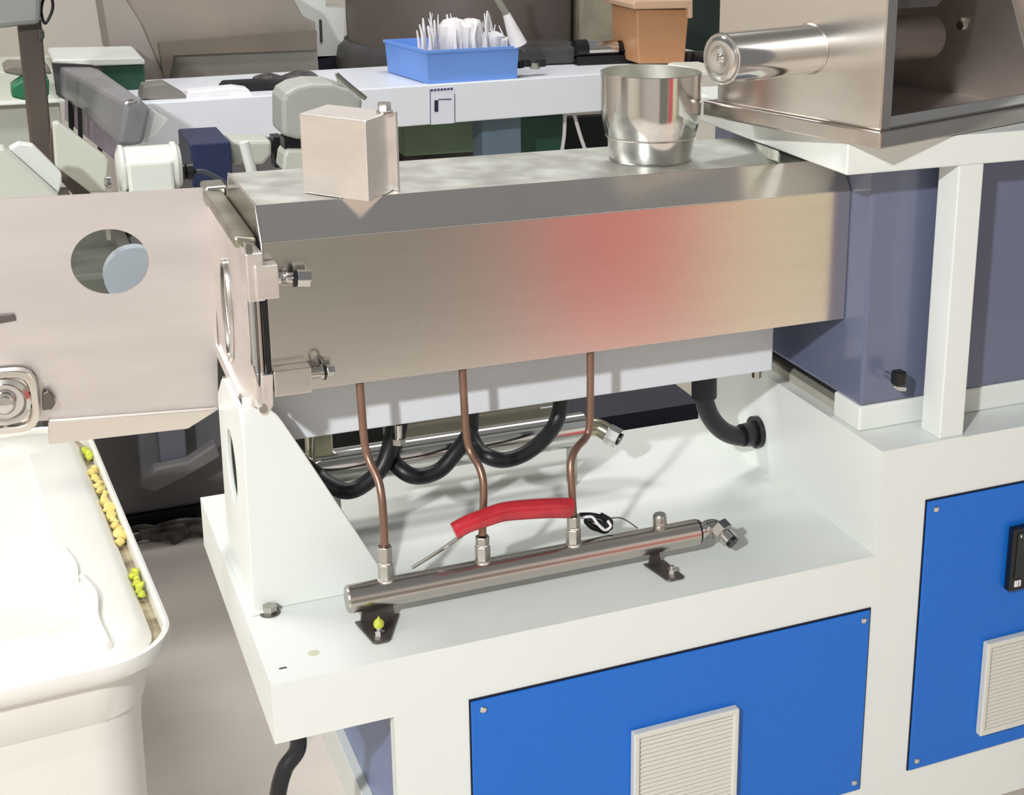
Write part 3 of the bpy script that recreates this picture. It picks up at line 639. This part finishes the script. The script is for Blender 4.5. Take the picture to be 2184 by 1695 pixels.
# dark drum
dk = thing('dark_drum', 'wide dark taupe hopper drum behind the blue bin', 'drum')
dc = P(982, 110, 3.45)
link('drum', lathe([(.375, 0), (.375, .02), (.385, .8)], (dc.x, 3.45, tz-.05), n=48), taupe, dk, smooth=True)
link('flange', lathe([(.40, -.06), (.41, .0), (.40, .05), (.378, .07)], (dc.x-.01, 3.45, tz-.05), n=48), darkg, dk, smooth=True)
link('pedestal', lathe([(.25, 0), (.25, tz-.1)], (dc.x, 3.45, 0), n=32), darkg, dk, smooth=True)
solo('flange_plate', px_box(1112, 141, 1252, 98, 2.85, .22), darkg, 'dark grey plate on the table right of the blue bin', 'plate', bevel=.012)
for k, (u, v_) in enumerate(((1125, 146), (1140, 143), (1160, 148), (1172, 143))):
    solo('dark_nut', hexnut(PT(u, v_+4, -.06), PT(u, v_+4, -.06)+Vector((0, 0, .018)), .016), black if k != 2 else zinc, ('black nut nearest the blue bin on the work table', 'second black nut from the blue bin', 'bright nut among the dark nuts on the work table', 'black nut farthest from the blue bin')[k], 'nut')
# white cabinet behind
wc = thing('white_cabinet', 'white machine cabinet with narrow dark slot left of the dark drum', 'cabinet')
wc_pts = [(560, -60), (610, -8), (645, 38), (672, 44), (678, 118), (728, 116), (734, 20), (700, 16), (690, -60)]
link('body', px_slab([(600, -60), (560, 150), (732, 116), (736, 18), (695, 15), (690, -60)], 3.5, .15), white, wc)
link('slot', px_slab([(681, 42), (686, 42), (688, 90), (683, 90)], 3.495, .01), darkg, wc)
link('lower_panel', px_box(676, 235, 735, 118, 3.5, .15, z0=0), navy, wc)
# grey-beige hood
hd = thing('machine_hood', 'large grey beige sheet metal hood behind the work table', 'machine hood')
link('front', px_slab([(238, 122), (214, -30), (612, -30), (648, 38), (672, 46), (682, 165), (440, 200), (300, 190)], 3.05, .3), hoodm, hd, bevel=.004)
link('stand', px_box(330, 400, 560, 190, 3.08, .25, z0=0), darkg, hd)
link('side_strip', px_slab([(214, -30), (250, -30), (300, 50), (355, 178), (320, 180), (238, 122)], 3.03, .02), mat('hood_side', (150, 142, 134), .5), hd)
link('cross_bar', px_slab([(338, 92), (676, 66), (676, 106), (370, 118), (360, 178), (352, 178)], 3.0, .03), mat('dark_hood_bar', (110, 100, 88), .5), hd)
link('lower_front', px_slab([(368, 120), (676, 106), (680, 160), (362, 185)], 3.03, .02), mat('olive_grey_sheet', (140, 136, 126), .5), hd)
solo('dark_rag', px_slab([(470, 188), (480, 176), (560, 172), (600, 178), (660, 165), (670, 176), (600, 190), (520, 196)], 2.62, .05), mat('dark_cloth', (34, 34, 38), .8, var=.3, scale=40), 'dark crumpled cloth on the work table before the hood', 'cloth', bevel=.004)
solo('grey_tray', px_slab([(300, 212), (306, 184), (352, 178), (400, 206), (396, 215)], 2.56, .08), mat('grey_tray_plastic', (128, 124, 118), .5), 'grey tray at the left end of the work table', 'tray', bevel=.004)
solo('dark_tools', px_slab([(540, 196), (548, 170), (580, 160), (610, 168), (640, 156), (676, 158), (690, 178), (640, 190)], 2.66, .07), mat('dark_oily_metal', (46, 44, 48), .5, .3, var=.3, scale=40, rgb2=(110, 106, 104)), 'heap of dark tools on the work table beside the white cabinet', 'tools', bevel=.006)
solo('white_rag', px_slab([(395, 212), (402, 196), (460, 190), (500, 186), (530, 190), (540, 203)], 2.56, .06), film, 'white rag lying at the left of the work table', 'cloth', bevel=.004)
# green crate with white lid
gc = thing('green_crate', 'dark green crate with white lid beyond the grey duct', 'crate')
link('crate', px_slab([(196, 140), (308, 138), (312, 195), (210, 195)], 2.75, .2), dgreen, gc, bevel=.004)
link('lid', px_slab([(112, 132), (118, 127), (300, 123), (309, 128), (309, 137), (200, 141)], 2.73, .26), white, gc, bevel=.004)
solo('green_box', px_slab([(24, 185), (50, 168), (105, 168), (105, 205), (50, 214), (25, 208)], 2.3, .08), green, 'small bright green box behind the brown column', 'box', bevel=.005)
solo('grey_pan', px_slab([(6, 148), (20, 140), (100, 142), (112, 158), (40, 162), (10, 156)], 2.35, .12), mat('pan_grey', (128, 122, 110), .6), 'flat grey pan behind the brown column', 'pan', bevel=.006)
# brown column with cabinet
bc = thing('brown_column', 'tall brown steel column at the upper left', 'column')
link('column', px_slab([(36, 40), (88, 40), (112, 318), (118, 420), (72, 420), (66, 312)], 1.95, .06), brown, bc, bevel=.004)
link('clamp', px_slab([(80, 62), (95, 66), (95, 84), (82, 88)], 1.94, .05), darkg, bc, bevel=.004)
link('cable_loop', tube([P(88, -30, 1.94), P(108, -10, 1.94), P(112, 20, 1.94), P(96, 50, 1.94), P(88, 20, 1.94), P(98, -20, 1.94)], .003, 8), black, bc, smooth=True)
link('head_box', px_slab([(-60, -60), (90, -60), (86, 52), (40, 56), (10, 60), (-60, 60)], 1.9, .14), mat('column_head_grey', (142, 146, 142), .5), bc, bevel=.01)
link('base', bx(P(72, 420, 1.95).x-.03, P(118, 420, 1.95).x+.03, 1.93, 2.03, 0, P(72, 420, 1.95).z), brown, bc)
wl = solo('side_cabinet', px_box(-120, 330, 120, 148, 2.75, .3, z0=0), pale, 'pale low cabinet behind the brown column', 'cabinet', bevel=.004)
solo('side_worktop', px_box(-120, 228, 140, 218, 2.70, .34), white, 'pale worktop edge behind the brown column', 'worktop')
# grey duct arm
du = thing('grey_duct', 'grey square duct arm with rounded nose pointing forward', 'duct')
fa = [(232, 210), (262, 208), (292, 214), (322, 232), (318, 268), (300, 310), (268, 310), (246, 306)]
F1 = [P(u, v_, 1.75) for u, v_ in ((268, 219), (300, 212), (322, 234), (305, 308), (278, 312), (252, 308))]
B1 = [P(u, v_, 2.35) for u, v_ in ((125, 142), (190, 142), (215, 148), (212, 200), (150, 208), (128, 204))]
link('duct', rings([F1, B1]), ductm, du, bevel=.008)
link('end_flange', rings([[P(u, v_, 2.35) for u, v_ in ((110, 134), (196, 138), (220, 146), (216, 208), (140, 214), (120, 202))], [P(u, v_, 2.40) for u, v_ in ((110, 134), (196, 138), (220, 146), (216, 208), (140, 214), (120, 202))]]), darkg, du)
link('film_bag', px_slab([(325, 232), (362, 256), (340, 285), (310, 308), (306, 300)], 1.78, .05), clear, du, bevel=.004)
link('latch', tube([P(268, 222, 1.74), P(276, 216, 1.74), P(286, 215, 1.74)], .004, 8), chrome, du, smooth=True)
# dark gap and posters under duct
gd = thing('guard_frame', 'black barred guard panel with lilac film under the grey duct', 'guard')
link('panel', rings([[P(u, v_, 2.3) for u, v_ in ((138, 205), (138, 255))]+[P(u, v_, 1.95) for u, v_ in ((250, 345), (248, 290))], [P(u, v_, 2.3)+Vector((.02, 0, 0)) for u, v_ in ((138, 205), (138, 255))]+[P(u, v_, 1.95)+Vector((.02, 0, 0)) for u, v_ in ((250, 345), (248, 290))]]), mat('lilac_film', (150, 140, 152), .5, var=.1, scale=20), gd)
for a0, a1 in (((150, 215), (152, 272)), ((170, 228), (172, 292)), ((208, 250), (214, 318))): link('bar', px_slab([(a0[0]-5, a0[1]), (a0[0]+5, a0[1]+5), (a1[0]+5, a1[1]+8), (a1[0]-5, a1[1])], 1.93+(.3 if a0[0] < 160 else .15), .01), black, gd)
# white sloped guards of neighbour machine
gw = thing('sloped_guard', 'pale green white sloping guard channel beside the motor housing', 'guard')
link('side', px_slab([(112, 262), (125, 262), (225, 335), (232, 345), (228, 410), (192, 410), (118, 355)], 1.62, .03), pale, gw, bevel=.004)
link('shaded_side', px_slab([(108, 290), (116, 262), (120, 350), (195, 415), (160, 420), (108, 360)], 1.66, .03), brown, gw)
cw = thing('sloped_chute', 'pale white sloping chute at the left behind the steel door', 'chute')
link('plate', px_slab([(-80, 320), (8, 318), (92, 392), (128, 425), (-80, 470)], 1.35, .05), pale, cw, bevel=.003)
link('lip', px_slab([(18, 318), (40, 306), (70, 310), (132, 372), (132, 392), (124, 414)], 1.40, .03), white, cw, bevel=.003)
# motor housing
mo = thing('motor_housing', 'glossy white motor housing with black gland behind the steel door', 'motor')
m0 = P(255, 365, 1.5); m1 = P(372, 358, 1.5)
gw_m = mat('glossy_white_paint', (226, 230, 222), .15, 0, var=.01, coat=.6)
link('barrel', lathe([(.03, 0), (.046, .006), (.046, .012), (.042, .016), (.042, .098), (.047, .10), (.047, .108), (.04, .116)], (m0.x-.004, 1.52, m0.z), (1, 0, 0), 36), gw_m, mo, smooth=True)
link('box', bx(m0.x+.012, m1.x-.004, 1.47, 1.5, m0.z-.045, m0.z+.02), gw_m, mo, bevel=.006)
link('gland', lathe([(.016, 0), (.016, .008), (.013, .01), (.016, .012), (.016, .024)], P(384, 366, 1.5), (1, 0, 0), 20), black, mo, smooth=True)
link('terminal_bolt', lathe([(.006, 0), (.011, .004), (.011, .012), (.006, .014)], P(222, 388, 1.49), (1, 0, 0), 16), chrome, mo, smooth=True)
link('foot', bx(m0.x, m1.x, 1.46, 1.58, m0.z-.065, m0.z-.040), gw_m, mo, bevel=.004)
link('lead', tube([P(415, 366, 1.5), P(440, 368, 1.52), P(480, 392, 1.54), P(500, 420, 1.56)], .005, 10), mat('grey_lead', (84, 88, 100), .5), mo, smooth=True)
link('strut', cyl((m0.x+.05, 1.54, m0.z-.06), (m0.x+.0, 2.22, .70), .02), darkg, mo)
solo('navy_box', px_box(412, 400, 492, 302, 1.9, .2), mat('navy_blue_plastic', (36, 46, 84), .45), 'navy blue box between the motor housing and the white rod', 'box', bevel=.004)
solo('white_cylinder', cyl(P(520, 303, 1.7), P(538, 372, 1.7), .011), white, 'leaning white round post behind the barrel cover', 'post', smooth=True)
solo('white_hood_part', px_slab([(492, 300), (580, 300), (580, 330), (562, 352), (495, 352)], 2.0, .1), pale, 'pale rounded cover behind the leaning white post', 'cover', bevel=.008)
solo('black_stand', px_box(587, 358, 602, 292, 2.0, .05), black, 'black upright bar left of the grey dome cover', 'bar')
# grey dome
gd2 = thing('dome_cover', 'light grey rounded plastic cover behind the vent box', 'cover')
link('cover', px_slab([(602, 290), (601, 215), (608, 198), (630, 185), (665, 177), (710, 178), (745, 190), (775, 212), (772, 235), (765, 258), (680, 262), (645, 300)], 1.75, .12), shell, gd2, bevel=.01, seg=3)
link('handle_rod', tube([P(718, 158, 1.73), P(745, 182, 1.73), P(780, 210, 1.73)], .005, 12, k=3), zinc, gd2, smooth=True)
link('gusset', px_slab([(716, 156), (780, 205), (778, 215), (722, 178)], 1.76, .01), shell, gd2)
link('neck', px_box(608, 322, 640, 292, 1.76, .05), black, gd2)
link('lower_cover', px_slab([(602, 365), (606, 332), (612, 320), (660, 320), (665, 365)], 1.74, .08), pale, gd2, bevel=.006)
# things seen below the rail
solo('pale_panel', px_box(300, 520, 640, 262, 2.98, .04, z0=0), mat('pale_grey_panel', (188, 184, 190), .6), 'pale grey panel under the left half of the work table', 'panel')
solo('green_machine_bed', px_box(862, 334, 1150, 250, 3.0, .3), olive, 'grey green machine bed below the work table', 'machine bed', bevel=.004)
solo('green_crate_row', px_box(1110, 330, 1205, 245, 2.95, .25), dgreen, 'dark green crate under the work table right of the blue post', 'crate', bevel=.004)
solo('blue_post', px_box(1030, 345, 1111, 240, 2.75, .10), teal, 'grey blue square post below the work table', 'post', bevel=.003)
solo('under_table_panel', px_box(560, 470, 1400, 240, 3.95, .05, z0=0), mat('black_green', (24, 32, 26), .7), 'dark panel standing below the work table', 'panel')
for k, L_ in enumerate((((1205, 245), (1203, 290), (1197, 330)), ((1225, 245), (1238, 290), (1252, 330)))):
    solo('hanging_cord', tube([P(u, v_, 2.75) for u, v_ in L_], .006, 8), film, ('left white cord hanging below the work table', 'right white cord hanging below the work table')[k], 'cord', smooth=True)
# top right things
ob = thing('tan_box', 'tan orange plastic box behind the feed cup', 'box')
link('box', px_slab([(1358, 20), (1470, 20), (1460, 136), (1362, 136)], 2.72, .2), orange, ob, bevel=.004)
link('lid', px_slab([(1350, 10), (1356, 2), (1478, 0), (1478, 38), (1470, 40), (1468, 18), (1352, 20)], 2.70, .24), mat('pale_tan', (214, 180, 150), .5), ob, bevel=.003)
solo('beige_tank', px_box(1233, 100, 1352, -40, 3.3, .3), mat('beige_tank', (160, 152, 132), .5, var=.15, scale=14), 'blotchy beige tank behind the chrome motor', 'tank', bevel=.02)
bw = thing('bubble_wrap', 'strip of clear bubble wrap hanging beside the tan box', 'bubble wrap')
for k in range(14):
    c0 = P(1328+random.uniform(-9, 14), 4+9*k+random.uniform(-3, 3), 2.9); link('bubble', lathe([(.002, 0), (.012, .004), (.014, .012), (.008, .02)], c0, (0, -1, 0), 10), chrome if k % 2 else film, bw, smooth=True)
sm = thing('small_motor', 'small chrome and black motor on the table beside the tan box', 'motor')
s0 = P(1250, 104, 2.85)
link('body', cyl(s0, s0+Vector((.10, 0, 0)), .026), chrome, sm, smooth=True)
link('band', cyl(s0+Vector((-.04, 0, 0)), s0, .03), black, sm, smooth=True)
link('head', cyl(s0+Vector((.12, 0, .0)), s0+Vector((.17, 0, 0)), .03), chrome, sm, smooth=True)
link('end', cyl(s0+Vector((.10, 0, 0)), s0+Vector((.12, 0, 0)), .022), black, sm, smooth=True)
link('foot', bx(s0.x-.04, s0.x+.18, 2.82, 2.88, s0.z-.06, s0.z-.02), black, sm)
tb2 = thing('black_pipe_run', 'dark pipe elbow between the tan box and polished hopper tube', 'pipe')
link('pipe', tube([P(1460, 125, 2.8), P(1500, 125, 2.8), P(1560, 128, 2.8)], .024, 14), mat('dark_pipe', (84, 80, 76), .35, .6), tb2, smooth=True)
link('collar', cyl(P(1468, 128, 2.79), P(1490, 140, 2.79), .03), black, tb2, smooth=True)
solo('dark_green_cabinet', px_box(1462, 120, 1600, -60, 3.6, .3), mat('deep_green', (36, 50, 44), .5), 'dark green cabinet behind the steel hopper', 'cabinet')
solo('cream_block', px_slab([(1478, 165), (1490, 152), (1560, 150), (1600, 290), (1600, 1010), (1478, 1010)], 2.2, .2), cream, 'cream coloured housing between feed cup and hopper', 'housing', bevel=.01)
# dark machinery behind door and bin
um = thing('neighbour_machine', 'dark grey base of the neighbouring machine behind the steel door', 'machine')
link('dark_base', bx(-.9, .42, 2.2, 2.47, .04, .72), mat('charcoal_paint', (104, 104, 106), .6), um, bevel=.01)
link('front_leg', px_box(345, 1010, 390, 860, 2.12, .08), mat('slate_grey_leg', (104, 108, 118), .5), um, bevel=.004)
link('lever', px_slab([(300, 1040), (330, 1000), (400, 985), (460, 945), (470, 975), (400, 1015), (330, 1050)], 2.08, .04), mat('grey_lever', (120, 118, 118), .5), um, bevel=.006)
link('skid', bx(-.9, .40, 2.18, 2.47, 0, .04), black, um)
link('green_body', bx(-.30, .04, 1.50, 1.90, .722, .86), mat('dull_green_grey', (98, 100, 90), .5), um, bevel=.01)
link('blue_disc', cyl(P(290, 590, 1.2), P(290, 590, 1.2)+Vector((0, .03, 0)), .052), mat('pale_blue_grey', (166, 176, 184), .4), um, smooth=True)
link('bright_bracket', prism([P(225, 486, 1.2), P(235, 486, 1.2), P(237, 512, 1.2), P(228, 512, 1.2)], (0, .02, 0)), zinc, um)
link('rear_arm', bx(-.25, -.19, 1.88, 2.3, .722, .76), darkg, um)
link('disc_arm', bx(P(290, 590, 1.2).x-.01, P(290, 590, 1.2).x+.01, 1.23, 1.51, P(290, 590, 1.2).z-.01, P(290, 590, 1.2).z+.01), zinc, um)
random.seed(3)
rg = bmesh.new()
for k in range(7):
    c0 = PZ(300+22*k+random.uniform(-6, 6), 1142+random.uniform(-12, 12), 0); c0.z = .008
    tube([c0+Vector((-.05, random.uniform(-.02, .02), 0)), c0+Vector((0, random.uniform(-.03, .03), .012)), c0+Vector((.05, random.uniform(-.02, .02), 0))], random.uniform(.008, .014), 7, rg, 4, flat=.6)
solo('floor_rags', rg, mat('grey_rag', (110, 104, 98), .8, rgb2=(60, 56, 52), scale=30), 'pile of dirty grey rags on the floor behind the deck', 'rags', smooth=True)
tag(link('rear_block', bx(.53, .80, .60, .72, .55, .79), navy, base), 'dark navy block behind the deck')  # navy block filling the dark area beyond the deck's back edge
tag(link('rear_box', bx(.10, .52, .60, .75, .72, .86), mat('blackish_green', (30, 36, 32), .6), base), 'blackish rear box')
link('rear_strut', bx(.17, 1.8, .5135, .62, .56, .70), navy, base)
